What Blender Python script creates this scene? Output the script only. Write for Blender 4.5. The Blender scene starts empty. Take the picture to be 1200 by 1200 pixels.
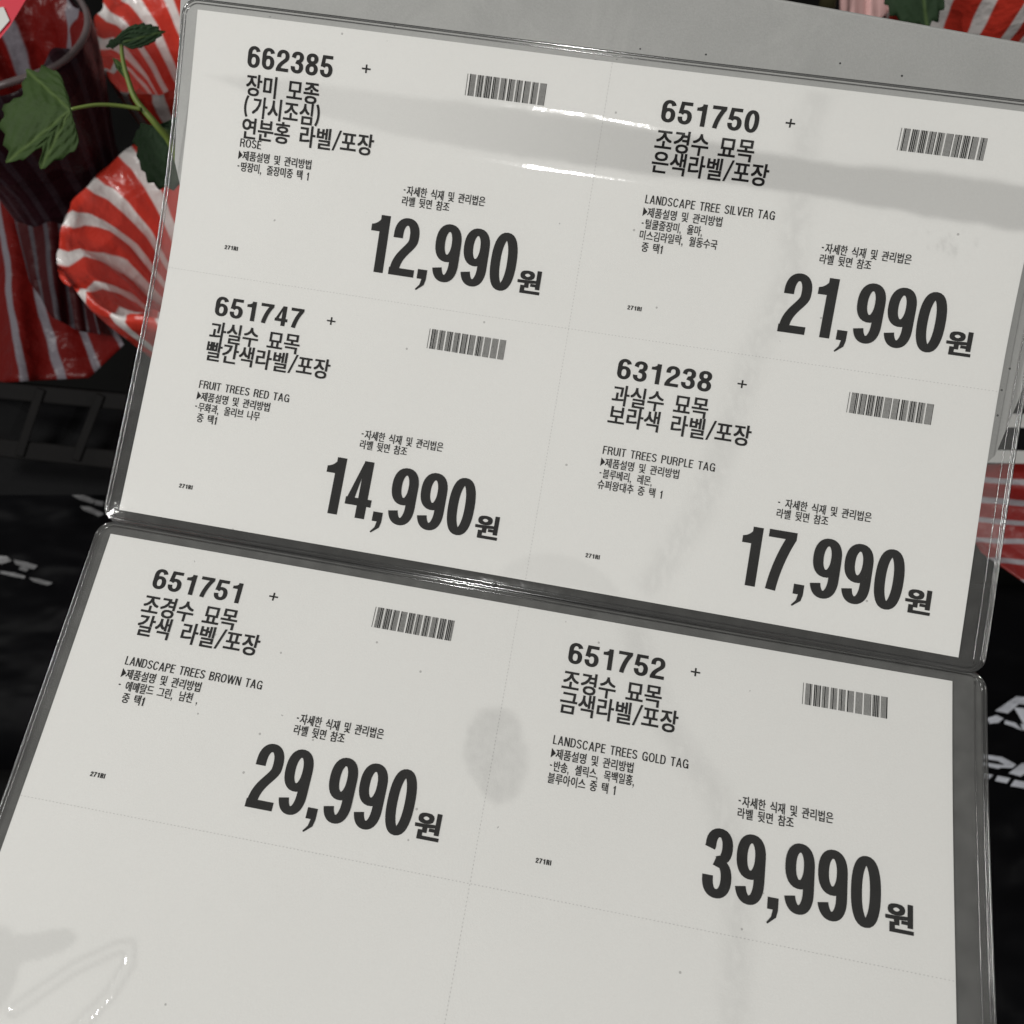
import bpy, bmesh, math, random
import numpy as np
from mathutils import Vector, Matrix, noise

sc = bpy.context.scene
COL = sc.collection

# ---------------------------------------------------------------- camera
PITCH = math.radians(60)
CAM = np.array([0.0, 0.0, 1.25])
RIGHT = np.array([1.0, 0.0, 0.0])
FWD = np.array([0.0, math.cos(PITCH), -math.sin(PITCH)])
UP = np.array([0.0, math.sin(PITCH), math.cos(PITCH)])
FPX = 954.74


def W(p):
    """millimetres along the camera's right / down / forward -> world metres"""
    p = np.asarray(p, float)
    return CAM + (p[..., 0:1] * RIGHT - p[..., 1:2] * UP + p[..., 2:3] * FWD) * 0.001


def at(px, py, d):
    """the place that lies d mm out in the direction of a photograph pixel"""
    return W(np.array([(px - 600) / FPX * d, (py - 600) / FPX * d, d]))


cam = bpy.data.cameras.new('camera')
cam.sensor_width = 36
cam.lens = 36 * FPX / 1200
cam.clip_start = 0.01
cam.clip_end = 50
cam.dof.use_dof = True
cam.dof.focus_distance = 0.278
cam.dof.aperture_fstop = 15
co = bpy.data.objects.new('camera', cam)
co.matrix_world = Matrix(((RIGHT[0], UP[0], -FWD[0], CAM[0]), (RIGHT[1], UP[1], -FWD[1], CAM[1]),
                          (RIGHT[2], UP[2], -FWD[2], CAM[2]), (0, 0, 0, 1)))
COL.objects.link(co)
sc.camera = co

# ---------------------------------------------------------------- light
wd = bpy.data.worlds.new('World')
sc.world = wd
wd.use_nodes = True
bgn = wd.node_tree.nodes['Background']
bgn.inputs[0].default_value = (1.0, 0.985, 0.95, 1)
bgn.inputs[1].default_value = 0.14


def area(name, loc, target, sx, sy, power, col=(1, 0.99, 0.96)):
    l = bpy.data.lights.new(name, 'AREA')
    l.shape = 'RECTANGLE'
    l.size, l.size_y = sx, sy
    l.energy = power
    l.color = col
    o = bpy.data.objects.new(name, l)
    o.location = loc
    d = Vector(target) - Vector(loc)
    o.rotation_euler = d.to_track_quat('-Z', 'Y').to_euler()
    COL.objects.link(o)
    return o


# ceiling fittings of the hall, plus an added fill nearer the stand
area('ceiling_lamp', (-2.3, -1.0, 3.3), (0, 0.1, 1.0), 0.3, 0.8, 26)
area('added_side_fill', (-1.05, 0.12, 1.95), (-0.05, 0.1, 1.0), 0.25, 0.25, 5.2)  # no real fitting: added close by for a left-to-right falloff
area('ceiling_lamp', (2.9, -1.7, 4.0), (0, 0.1, 1.0), 0.4, 1.4, 26)
area('ceiling_lamp', (-0.68, -2.1, 4.0), (0, 0.1, 1.0), 0.11, 0.5, 44)

vs = sc.view_settings
vs.view_transform = 'Standard'
vs.look = 'None'
vs.exposure = 0.0
vs.gamma = 1.0


# ---------------------------------------------------------------- helpers
def tag(o, label=None, cat=None, group=None, kind=None):
    if label: o['label'] = label
    if cat: o['category'] = cat
    if group: o['group'] = group
    if kind: o['kind'] = kind
    return o


def empty(name, loc, label, cat, group=None):
    o = bpy.data.objects.new(name, None)
    o.location = [float(c) for c in loc]
    o.empty_display_size = 0.02
    COL.objects.link(o)
    return tag(o, label, cat, group)


def mesh_obj(name, verts, faces, mat, parent=None, smooth=True, attrs=None, uv=None, mi=None):
    """verts in world metres; the object's origin goes to its parent's"""
    v = np.asarray(verts, float)
    off = np.zeros(3)
    if parent is not None:
        p = parent
        while p is not None:
            off = off + np.array(p.location)
            p = p.parent
    else:
        off = v.mean(0)
    me = bpy.data.meshes.new(name)
    me.from_pydata((v - off).tolist(), [], [list(map(int, f)) for f in faces])
    if attrs:
        for k, a in attrs.items():
            at_ = me.attributes.new(k, 'FLOAT', 'POINT')
            at_.data.foreach_set('value', np.asarray(a, float))
    if uv is not None:
        ul = me.uv_layers.new(name='map')
        idx = np.empty(len(me.loops), int)
        me.loops.foreach_get('vertex_index', idx)
        ul.data.foreach_set('uv', np.asarray(uv, float)[idx].ravel())
    if smooth:
        me.polygons.foreach_set('use_smooth', [True] * len(me.polygons))
    for m in (mat if isinstance(mat, (list, tuple)) else [mat]):
        me.materials.append(m)
    if mi is not None:
        me.polygons.foreach_set('material_index', mi)
    me.update()
    o = bpy.data.objects.new(name, me)
    if parent is not None:
        o.parent = parent
    else:
        o.location = off.tolist()
    COL.objects.link(o)
    return o


class MB:
    def __init__(s):
        s.v = []
        s.f = []

    def add(s, v, f):
        n = len(s.v)
        s.v += [list(map(float, q)) for q in v]
        s.f += [[i + n for i in q] for q in f]

    def box(s, c, ax, ay, az):
        c, ax, ay, az = map(lambda q: np.asarray(q, float), (c, ax, ay, az))
        v = [c + i * ax + j * ay + k * az for i in (-1, 1) for j in (-1, 1) for k in (-1, 1)]
        s.add(v, [(0, 1, 3, 2), (4, 6, 7, 5), (0, 4, 5, 1), (2, 3, 7, 6), (0, 2, 6, 4), (1, 5, 7, 3)])


def tube(pts, rad, n=8, closed=False):
    """pts world metres, rad a number or list"""
    P = np.asarray(pts, float)
    N = len(P)
    rad = np.full(N, rad) if np.isscalar(rad) else np.asarray(rad, float)
    T = np.roll(P, -1, 0) - np.roll(P, 1, 0)
    if not closed:
        T[0] = P[1] - P[0]
        T[-1] = P[-1] - P[-2]
    T /= np.linalg.norm(T, axis=1)[:, None] + 1e-12
    ref = FWD
    A = np.cross(T, ref)
    A /= np.linalg.norm(A, axis=1)[:, None] + 1e-12
    B = np.cross(T, A)
    v = []
    for i in range(N):
        for k in range(n):
            a = 2 * math.pi * k / n
            v.append(P[i] + rad[i] * (math.cos(a) * A[i] + math.sin(a) * B[i]))
    f = []
    for i in range(N if closed else N - 1):
        j = (i + 1) % N
        for k in range(n):
            f.append((i * n + k, i * n + (k + 1) % n, j * n + (k + 1) % n, j * n + k))
    if not closed:
        f.append(tuple(range(n))[::-1])
        f.append(tuple((N - 1) * n + k for k in range(n)))
    return v, f


def vnoise(x, y, seed=0):
    """smooth value noise, numpy"""
    xi = np.floor(x).astype(int)
    yi = np.floor(y).astype(int)
    fx, fy = x - xi, y - yi
    fx = fx * fx * (3 - 2 * fx)
    fy = fy * fy * (3 - 2 * fy)

    def h(a, b):
        n = (a * 374761393 + b * 668265263 + seed * 982451653) & 0x7fffffff
        n = ((n ^ (n >> 13)) * 1274126177) & 0x7fffffff
        return ((n ^ (n >> 16)) & 0xffff) / 65535.0
    a, b, c, d = h(xi, yi), h(xi + 1, yi), h(xi, yi + 1), h(xi + 1, yi + 1)
    return (a * (1 - fx) + b * fx) * (1 - fy) + (c * (1 - fx) + d * fx) * fy


def fbm(x, y, seed=0, o=4):
    r = 0
    a = 0.5
    for k in range(o):
        r = r + a * vnoise(x * 2 ** k, y * 2 ** k, seed + k)
        a *= 0.5
    return r


def sstep(a, b, x):
    t = np.clip((x - a) / (b - a), 0, 1)
    return t * t * (3 - 2 * t)


# ---------------------------------------------------------------- materials
class NT:
    def __init__(s, name):
        s.m = bpy.data.materials.new(name)
        s.m.use_nodes = True
        s.t = s.m.node_tree
        s.t.nodes.clear()
        s.out = s.t.nodes.new('ShaderNodeOutputMaterial')

    def n(s, kind, **kw):
        q = s.t.nodes.new('ShaderNode' + kind)
        for k, v in kw.items():
            if k.startswith('i_'):
                key = k[2:].replace('_', ' ')
                q.inputs[key].default_value = v
            else:
                setattr(q, k, v)
        return q

    def l(s, a, b):
        s.t.links.new(a, b)

    def math(s, op, a, b=None, c=None, clamp=False):
        q = s.n('Math', operation=op, use_clamp=clamp)
        for i, x in enumerate((a, b, c)):
            if x is None: continue
            if hasattr(x, 'is_linked'): s.l(x, q.inputs[i])
            else: q.inputs[i].default_value = x
        return q.outputs[0]

    def ramp(s, fac, stops, interp='LINEAR'):
        q = s.n('ValToRGB')
        q.color_ramp.interpolation = interp
        e = q.color_ramp.elements
        while len(e) < len(stops): e.new(0.5)
        for k, (p, c) in enumerate(stops):
            e[k].position = p
            e[k].color = (c[0], c[1], c[2], 1) if len(c) == 3 else c
        s.l(fac, q.inputs[0])
        return q.outputs[0]

    def noise(s, scale, detail=3, rough=0.5, vec=None, dist=0.0):
        q = s.n('TexNoise')
        q.inputs['Scale'].default_value = scale
        q.inputs['Detail'].default_value = detail
        q.inputs['Roughness'].default_value = rough
        q.inputs['Distortion'].default_value = dist
        if vec is None:
            vec = s.coord()
        s.l(vec, q.inputs['Vector'])
        return q.outputs['Fac']

    def coord(s):
        if not hasattr(s, 'tc'): s.tc = s.n('TexCoord')
        return s.tc.outputs['Object']

    def mix(s, fac, a, b):
        q = s.n('Mix', data_type='RGBA')
        for x, k in ((fac, 0), (a, 6), (b, 7)):
            if hasattr(x, 'is_linked'): s.l(x, q.inputs[k])
            else: q.inputs[k].default_value = x if k == 0 else (*x, 1) if len(x) == 3 else x
        return q.outputs[2]

    def bump(s, h, strength=0.3, dist=0.001):
        q = s.n('Bump')
        q.inputs['Strength'].default_value = strength
        q.inputs['Distance'].default_value = dist
        s.l(h, q.inputs['Height'])
        return q.outputs[0]

    def pbsdf(s, base, rough=0.5, normal=None, **kw):
        q = s.n('BsdfPrincipled')
        if hasattr(base, 'is_linked'): s.l(base, q.inputs['Base Color'])
        else: q.inputs['Base Color'].default_value = (*base, 1)
        if hasattr(rough, 'is_linked'): s.l(rough, q.inputs['Roughness'])
        else: q.inputs['Roughness'].default_value = rough
        if normal is not None: s.l(normal, q.inputs['Normal'])
        for k, v in kw.items(): q.inputs[k.replace('_', ' ')].default_value = v
        s.l(q.outputs[0], s.out.inputs[0])
        return q


def simple(name, col, rough=0.5, var=0.12, scale=60, bump=0.0, bscale=200, **kw):
    t = NT(name)
    f = t.noise(scale, 4)
    c = t.mix(f, tuple(x * (1 - var) for x in col), tuple(min(1, x * (1 + var)) for x in col))
    nb = t.bump(t.noise(bscale, 3), bump, 0.001) if bump else None
    t.pbsdf(c, rough, nb, **{'Specular_IOR_Level': 0.04 if max(col) < 0.06 else 0.5, **kw})
    return t.m


def m_paper():
    t = NT('paper')
    a = t.noise(14, 5, 0.6)
    b = t.noise(1500, 3, 0.8)
    c = t.mix(a, (0.79, 0.785, 0.758), (0.845, 0.84, 0.815))
    c = t.mix(t.math('MULTIPLY', b, 0.34), c, (0.58, 0.575, 0.555))
    # small specks of dirt
    v = t.n('TexVoronoi')
    v.inputs['Scale'].default_value = 130
    t.l(t.coord(), v.inputs['Vector'])
    sp = t.math('LESS_THAN', v.outputs['Distance'], 0.055)
    gate = t.math('GREATER_THAN', t.noise(40, 1), 0.56)
    c = t.mix(t.math('MULTIPLY', t.math('MULTIPLY', sp, gate), 0.55), c, (0.2, 0.19, 0.18))
    t.pbsdf(c, 0.65, t.bump(t.noise(1400, 3), 0.12, 0.0004))
    return t.m


def m_film(name, haze, spec=1.0, tint=0.83):
    t = NT(name)
    at_ = t.n('Attribute', attribute_name='cling_reflection')  # film cling and the painted reflections share this mask
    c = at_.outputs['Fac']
    g = t.n('BsdfGlossy')
    g.inputs['Roughness'].default_value = 0.07
    nb = t.bump(t.math('ADD', t.noise(60, 3, 0.5), t.math('MULTIPLY', t.noise(500, 2), 0.12)), 0.12, 0.0012)
    t.l(nb, g.inputs['Normal'])
    tr = t.n('BsdfTransparent')
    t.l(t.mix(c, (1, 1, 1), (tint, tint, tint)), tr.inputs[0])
    df = t.n('BsdfDiffuse')
    df.inputs[0].default_value = (0.8, 0.8, 0.77, 1)
    mx = t.n('MixShader')
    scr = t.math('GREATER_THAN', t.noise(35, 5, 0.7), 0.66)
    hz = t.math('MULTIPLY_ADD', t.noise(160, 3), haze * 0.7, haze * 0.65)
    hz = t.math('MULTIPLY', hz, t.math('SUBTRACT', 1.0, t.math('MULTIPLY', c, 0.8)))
    t.l(hz, mx.inputs[0])
    t.l(tr.outputs[0], mx.inputs[1])
    t.l(df.outputs[0], mx.inputs[2])
    # the same from both faces of the thin film
    fr = t.n('LayerWeight')
    fr.inputs[0].default_value = 0.5
    frs = t.math('MULTIPLY_ADD', t.math('POWER', fr.outputs['Facing'], 5.0), 0.95, 0.045)
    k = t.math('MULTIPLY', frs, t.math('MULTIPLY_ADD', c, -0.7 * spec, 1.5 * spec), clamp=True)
    m2 = t.n('MixShader')
    t.l(k, m2.inputs[0])
    t.l(mx.outputs[0], m2.inputs[1])
    t.l(g.outputs[0], m2.inputs[2])
    t.l(m2.outputs[0], t.out.inputs[0])
    return t.m


def m_weld():
    t = NT('clear_weld')
    g = t.n('BsdfGlossy')
    g.inputs['Roughness'].default_value = 0.12
    g.inputs[0].default_value = (1, 1, 1, 1)
    tr = t.n('BsdfTransparent')
    tr.inputs[0].default_value = (0.6, 0.6, 0.6, 1)
    lw = t.n('LayerWeight')
    lw.inputs[0].default_value = 0.45
    mx = t.n('MixShader')
    t.l(t.math('MULTIPLY_ADD', lw.outputs['Fresnel'], 0.9, 0.10, clamp=True), mx.inputs[0])
    t.l(tr.outputs[0], mx.inputs[1])
    t.l(g.outputs[0], mx.inputs[2])
    t.l(mx.outputs[0], t.out.inputs[0])
    return t.m


def m_board():
    t = NT('galvanised_board')
    a = t.noise(30, 5, 0.65)
    b = t.noise(1300, 3, 0.8)
    c = t.mix(a, (0.37, 0.373, 0.36), (0.48, 0.48, 0.468))
    c = t.mix(t.math('MULTIPLY', b, 0.5), c, (0.2, 0.2, 0.19))
    st = t.noise(16, 6, 0.75, dist=1.5)
    c = t.mix(t.math('MULTIPLY', t.ramp(st, [(0.5, (0, 0, 0)), (0.62, (1, 1, 1))]), 0.22), c, (0.5, 0.5, 0.48))
    v = t.n('TexVoronoi')
    v.inputs['Scale'].default_value = 150
    t.l(t.coord(), v.inputs['Vector'])
    sp = t.math('LESS_THAN', v.outputs['Distance'], 0.06)
    gate = t.math('GREATER_THAN', t.noise(31, 1), 0.52)
    c = t.mix(t.math('MULTIPLY', sp, gate), c, (0.03, 0.03, 0.03))
    t.pbsdf(c, 0.48, t.bump(b, 0.2, 0.0004), Metallic=0.15)
    return t.m


def m_wrap(name, red, white, n, w=0.4, skew=0.0, rough=0.3):
    """printed film: stripes follow the first map axis"""
    t = NT(name)
    uv = t.n('UVMap', uv_map='map')
    sp = t.n('SeparateXYZ')
    t.l(uv.outputs[0], sp.inputs[0])
    wob = t.math('MULTIPLY', t.math('SUBTRACT', t.noise(18, 2), 0.5), 0.5)
    x = t.math('ADD', t.math('MULTIPLY', sp.outputs[0], n), t.math('MULTIPLY', sp.outputs[1], skew))
    x = t.math('ADD', x, wob)
    fr = t.math('PINGPONG', x, 0.5)
    k = t.n('MapRange')
    k.inputs['From Min'].default_value = w * 0.5 - 0.02
    k.inputs['From Max'].default_value = w * 0.5 + 0.02
    k.inputs['To Min'].default_value = 1
    k.inputs['To Max'].default_value = 0
    t.l(fr, k.inputs[0])
    var = t.noise(30, 4)
    r2 = t.mix(var, tuple(q * 0.75 for q in red), red)
    w2 = t.mix(var, tuple(q * 0.85 for q in white), white)
    c = t.mix(k.outputs[0], r2, w2)
    vo = t.n('TexVoronoi', feature='F1')
    vo.inputs['Scale'].default_value = 42
    wv = t.n('VectorMath', operation='ADD')
    nn = t.n('TexNoise')
    nn.inputs['Scale'].default_value = 30
    t.l(t.coord(), nn.inputs['Vector'])
    sc_ = t.n('VectorMath', operation='SCALE')
    sc_.inputs['Scale'].default_value = 0.03
    t.l(nn.outputs['Color'], sc_.inputs[0])
    t.l(t.coord(), wv.inputs[0])
    t.l(sc_.outputs[0], wv.inputs[1])
    t.l(wv.outputs[0], vo.inputs['Vector'])
    h = t.math('ADD', t.noise(55, 3, 0.6), t.math('MULTIPLY', vo.outputs['Distance'], 1.1))
    t.pbsdf(c, rough, t.bump(h, 0.5, 0.005), Coat_Weight=0.0 if max(red) < .2 else 0.3, Coat_Roughness=0.12, Specular_IOR_Level=0.14 if max(red) < .2 else 0.5)
    return t.m


def m_leaf(name, col):
    t = NT(name)
    uv = t.n('UVMap', uv_map='map')
    sp = t.n('SeparateXYZ')
    t.l(uv.outputs[0], sp.inputs[0])
    a = t.noise(90, 4, 0.6)
    c = t.mix(a, tuple(q * 0.7 for q in col), tuple(q * 1.35 for q in col))
    t.l(uv.outputs[0], sp.inputs[0])
    vein = t.ramp(sp.outputs[0], [(0.0, (0, 0, 0)), (0.35, (.1, .1, .1)), (0.9, (1, 1, 1))])
    c = t.mix(t.math('MULTIPLY', vein, 0.38), c, (0.13, 0.19, 0.06))
    t.pbsdf(c, 0.6, t.bump(t.noise(260, 3), 0.45, 0.0012), Specular_IOR_Level=0.12)
    return t.m


M = dict(
    paper=m_paper(),
    ink=simple('black_ink', (0.010, 0.0097, 0.0097), 0.7, 0.1, 400),
    perf=simple('perforation_grey', (0.55, 0.545, 0.53), 0.8),  # grey dashes along the cuts
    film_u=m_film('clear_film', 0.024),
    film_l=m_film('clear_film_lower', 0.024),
    back_u=m_film('cloudy_back_film', 0.05, 0.5),
    back_l=m_film('cloudy_back_film_lower', 0.13, 0.5),
    weld=m_weld(),
    board=m_board(),
    wrap=m_wrap('striped_wrap', (0.68, 0.050, 0.030), (0.80, 0.75, 0.73), 14, 0.36),
    wrap2=m_wrap('striped_wrap_grey', (0.22, 0.20, 0.205), (0.62, 0.58, 0.58), 20, 0.42),
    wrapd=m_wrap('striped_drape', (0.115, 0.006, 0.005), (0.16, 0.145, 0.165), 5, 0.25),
    wrap_shade=m_wrap('shaded_striped_wrap', (0.020, 0.006, 0.009), (0.034, 0.022, 0.028), 22, 0.32, rough=0.35),  # shade on the pot film's outer wall, put into the colours
    fold_shade=m_wrap('painted_shade_fold', (0.035, 0.003, 0.004), (0.05, 0.042, 0.05), 5, 0.3, rough=0.5),  # the fold's shade is put into these dark colours
    rim=simple('pale_rim_film', (0.11, 0.085, 0.085), 0.3, 0.3, 60, .4, 90),
    wraps=m_wrap('striped_side_film', (0.33, 0.017, 0.014), (0.40, 0.37, 0.40), 7, 0.26, rough=0.4),
    leaf=m_leaf('green_leaf', (0.034, 0.060, 0.018)),
    leafd=m_leaf('dark_leaf', (0.022, 0.042, 0.020)),
    twig=simple('dark_stem', (0.04, 0.036, 0.018), 0.6, 0.3, 90),
    stem=simple('green_stem', (0.16, 0.22, 0.045), 0.45, 0.2, 80),
    black=simple('black_plastic', (0.004, 0.004, 0.0045), 0.5, 0.3, 20, 0.5, 40),
    bagp=simple('black_bag_film', (0.0035, 0.0035, 0.0042), 0.45, 0.3, 12, 0.7, 28),
    print=simple('white_bag_print', (0.62, 0.64, 0.70), 0.4, 0.2, 90),
    printd=simple('worn_bag_print', (0.16, 0.16, 0.165), 0.5, 0.35, 90),
    floor=simple('dark_floor', (0.006, 0.006, 0.0058), 0.6, 0.3, 18, 0.4, 90),
    soil=simple('soil', (0.02, 0.015, 0.012), 0.9, 0.4, 90, 0.9, 220),
    carton=simple('white_card', (0.6, 0.6, 0.58), 0.6, 0.08, 50),
    tagred=simple('red_card', (0.6, 0.035, 0.06), 0.35, 0.12, 40),
    pink=simple('pink_petal', (0.75, 0.46, 0.44), 0.45, 0.15, 60, 0.4, 120),
    clip=simple('black_ring', (0.01, 0.01, 0.01), 0.4, 0.2),
)

# ---------------------------------------------------------------- the two hanging sheets as measured surfaces
SH = {
    'U': (np.array([[0.98283, -0.16493, 0.08275], [0.16673, 0.98588, -0.01536], [-0.07905, 0.02889, 0.99645]]),
          np.array([16.81, -48.99, 282.8]),
          np.array([[-6.84, -1.82, 2.78, 5.39, 4.18, 0.29, -4.35, -9.06], [-7.34, -2.16, 3.05, 6.5, 5.19, 0.86, -3.83, -8.41], [-7.63, -2.31, 3.22, 7.11, 6.07, 1.73, -2.98, -7.47], [-7.52, -2.01, 3.68, 7.6, 6.95, 3.04, -1.63, -6.17], [-7.23, -1.62, 4.22, 8.28, 7.75, 3.97, -0.54, -4.95], [-6.95, -1.39, 4.17, 8.01, 7.61, 4.18, 0.03, -4.15], [-6.97, -1.76, 3.44, 7.03, 6.54, 3.43, -0.2, -4.01], [-7.04, -2.17, 2.84, 6.33, 5.22, 1.86, -1.21, -4.59], [-6.77, -2.07, 2.53, 5.39, 3.73, 0.07, -2.69, -5.72], [-6.46, -2.01, 1.89, 3.81, 2.25, -1.08, -4.05, -7.03]])),
    'L': (np.array([[0.98414, -0.1766, 0.01662], [0.16079, 0.92772, 0.33687], [-0.07491, -0.32886, 0.9414]]),
          np.array([-16.25, 131.5, 248.86]),
          np.array([[-4.99, -3.46, -2.16, -1.39, -1.16, -0.93, -0.71, -0.56], [-4.36, -2.71, -1.15, -0.17, 0.0, 0.2, 0.33, 0.37], [-3.76, -2.04, -0.22, 1.11, 1.41, 1.43, 1.34, 1.17], [-3.05, -1.29, 0.69, 2.26, 2.66, 2.45, 2.06, 1.63], [-2.09, -0.44, 1.53, 3.11, 3.37, 2.87, 2.19, 1.52], [-0.79, 0.81, 2.53, 3.54, 3.27, 2.43, 1.54, 0.72], [0.44, 1.9, 3.25, 3.31, 2.23, 1.12, 0.14, -0.74], [1.03, 2.12, 2.99, 2.07, 0.3, -0.86, -1.77, -2.63], [1.05, 1.68, 2.01, 0.55, -1.58, -2.85, -3.8, -4.67], [0.75, 0.99, 0.71, -0.89, -3.03, -4.58, -5.71, -6.67]])),
}
CW, CH = 148.5, 88.61


def _bs(t, n):
    x = np.clip(t, 0, 1) * (n - 3)
    i = np.minimum(np.floor(x).astype(int), n - 4)
    f = x - i
    w = np.stack([(1 - f) ** 3 / 6, (3 * f ** 3 - 6 * f ** 2 + 4) / 6, (-3 * f ** 3 + 3 * f ** 2 + 3 * f + 1) / 6, f ** 3 / 6], -1)
    out = np.zeros((len(t), n))
    for k in range(4): out[np.arange(len(t)), i + k] = w[:, k]
    return out


def surf(s, u, v, dz=0.0):
    R, T, G = SH[s]
    u = np.atleast_1d(np.asarray(u, float))
    v = np.atleast_1d(np.asarray(v, float))
    z = np.einsum('ni,nj,ij->n', _bs((u + 15) / 327., 10), _bs((v + 15) / 210., 8), G) + dz
    P = np.stack([u - CW, v - 105.0, z], -1)
    return W(P @ R.T + T)


def plane(s, u, v, z):
    R, T, G = SH[s]
    return W(np.stack([np.asarray(u, float) - CW, np.asarray(v, float) - 105.0, np.asarray(z, float)], -1) @ R.T + T)


def grid(u0, u1, v0, v1, step):
    nu, nv = int(math.ceil((u1 - u0) / step)) + 1, int(math.ceil((v1 - v0) / step)) + 1
    U, Vv = np.meshgrid(np.linspace(u0, u1, nu), np.linspace(v0, v1, nv), indexing='ij')
    i, j = np.meshgrid(np.arange(nu - 1), np.arange(nv - 1), indexing='ij')
    a = (i * nv + j).ravel()
    f = np.stack([a, a + 1, a + nv + 1, a + nv], -1)
    return U.ravel(), Vv.ravel(), f


# ---------------------------------------------------------------- floor
FLZ = float(CAM[2] - 0.72)
U_, V_, F_ = grid(-3, 3, -2, 4, 0.5)
tag(mesh_obj('floor', np.stack([U_, V_, np.full(U_.shape, FLZ)], -1), F_, M['floor']), kind='structure')

# ---------------------------------------------------------------- sleeves
SLV = {'U': (-6.1, 304.0, -5.3, 183.3), 'L': (-6.0, 307.6, -5.9, 183.3)}


def polydist(u, v, pts):
    best = np.full(u.shape, 1e9)
    tt = np.zeros(u.shape)
    L = 0
    for (a, b), (c, d) in zip(pts[:-1], pts[1:]):
        dx, dy = c - a, d - b
        l2 = dx * dx + dy * dy
        t = np.clip(((u - a) * dx + (v - b) * dy) / l2, 0, 1)
        q = np.hypot(u - a - t * dx, v - b - t * dy)
        m = q < best
        best = np.where(m, q, best)
        tt = np.where(m, L + t * math.sqrt(l2), tt)
        L += math.sqrt(l2)
    return best, tt


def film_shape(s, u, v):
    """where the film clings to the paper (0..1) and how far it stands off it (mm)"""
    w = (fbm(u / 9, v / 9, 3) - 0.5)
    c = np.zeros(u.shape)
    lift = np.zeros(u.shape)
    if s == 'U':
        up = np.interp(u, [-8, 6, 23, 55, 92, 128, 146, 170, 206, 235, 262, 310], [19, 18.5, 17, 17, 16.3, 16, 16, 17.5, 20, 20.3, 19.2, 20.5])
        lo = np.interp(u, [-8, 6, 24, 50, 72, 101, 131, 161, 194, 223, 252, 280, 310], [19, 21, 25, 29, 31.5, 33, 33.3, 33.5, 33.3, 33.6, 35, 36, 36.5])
        k = sstep(-.5, 2.2, v - up + w * 2.0) * sstep(-.3, 2.2, lo - v + w * 2.0)  # reflection of a darker ceiling part, painted into the film mask
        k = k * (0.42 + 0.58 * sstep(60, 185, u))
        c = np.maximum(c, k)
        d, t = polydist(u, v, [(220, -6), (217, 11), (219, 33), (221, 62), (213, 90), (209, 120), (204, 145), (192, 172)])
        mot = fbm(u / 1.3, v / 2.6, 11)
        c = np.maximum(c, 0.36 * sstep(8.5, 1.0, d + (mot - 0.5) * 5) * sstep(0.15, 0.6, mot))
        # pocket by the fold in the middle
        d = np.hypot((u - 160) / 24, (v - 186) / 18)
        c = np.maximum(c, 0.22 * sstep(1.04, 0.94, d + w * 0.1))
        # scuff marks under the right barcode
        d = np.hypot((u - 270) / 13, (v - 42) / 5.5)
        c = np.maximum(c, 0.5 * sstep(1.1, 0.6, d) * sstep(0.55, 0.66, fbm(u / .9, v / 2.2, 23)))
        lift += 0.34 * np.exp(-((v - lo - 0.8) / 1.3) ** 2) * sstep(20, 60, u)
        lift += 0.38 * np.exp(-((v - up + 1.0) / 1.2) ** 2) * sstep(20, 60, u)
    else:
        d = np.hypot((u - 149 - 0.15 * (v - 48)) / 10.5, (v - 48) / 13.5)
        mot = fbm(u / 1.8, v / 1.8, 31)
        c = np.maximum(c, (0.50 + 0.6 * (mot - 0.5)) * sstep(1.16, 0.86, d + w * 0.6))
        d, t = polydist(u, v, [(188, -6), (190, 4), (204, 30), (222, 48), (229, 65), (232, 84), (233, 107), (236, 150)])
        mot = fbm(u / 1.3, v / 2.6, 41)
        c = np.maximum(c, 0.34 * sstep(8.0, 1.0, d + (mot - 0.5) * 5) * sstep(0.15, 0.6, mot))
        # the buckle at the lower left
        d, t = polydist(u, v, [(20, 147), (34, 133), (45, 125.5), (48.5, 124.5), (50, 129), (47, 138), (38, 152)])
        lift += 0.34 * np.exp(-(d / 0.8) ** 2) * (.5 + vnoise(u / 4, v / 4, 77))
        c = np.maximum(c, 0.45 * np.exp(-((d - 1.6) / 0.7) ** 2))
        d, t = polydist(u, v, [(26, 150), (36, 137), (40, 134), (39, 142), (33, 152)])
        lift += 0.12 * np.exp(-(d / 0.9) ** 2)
        # a hand's reflection, painted as grey spots in the film mask
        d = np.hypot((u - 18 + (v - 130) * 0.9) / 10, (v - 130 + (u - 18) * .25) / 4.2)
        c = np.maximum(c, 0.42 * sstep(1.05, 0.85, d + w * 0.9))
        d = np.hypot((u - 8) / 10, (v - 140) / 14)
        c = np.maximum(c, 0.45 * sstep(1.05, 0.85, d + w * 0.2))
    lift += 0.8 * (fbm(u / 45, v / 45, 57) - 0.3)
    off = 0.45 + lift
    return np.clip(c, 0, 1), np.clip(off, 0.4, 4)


def roundrect(u0, u1, v0, v1, r, step=2.5):
    pts = []
    for cx, cy, a0 in ((u0 + r, v0 + r, 180), (u1 - r, v0 + r, 270), (u1 - r, v1 - r, 0), (u0 + r, v1 - r, 90)):
        for k in range(9):
            a = math.radians(a0 + k * 90 / 8)
            pts.append((cx + r * math.cos(a), cy + r * math.sin(a)))
    out = []
    n = len(pts)
    for i in range(n):
        a, b = pts[i], pts[(i + 1) % n]
        m = max(1, int(math.hypot(b[0] - a[0], b[1] - a[1]) / step))
        for k in range(m):
            out.append((a[0] + (b[0] - a[0]) * k / m, a[1] + (b[1] - a[1]) * k / m))
    return np.array(out)


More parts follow.
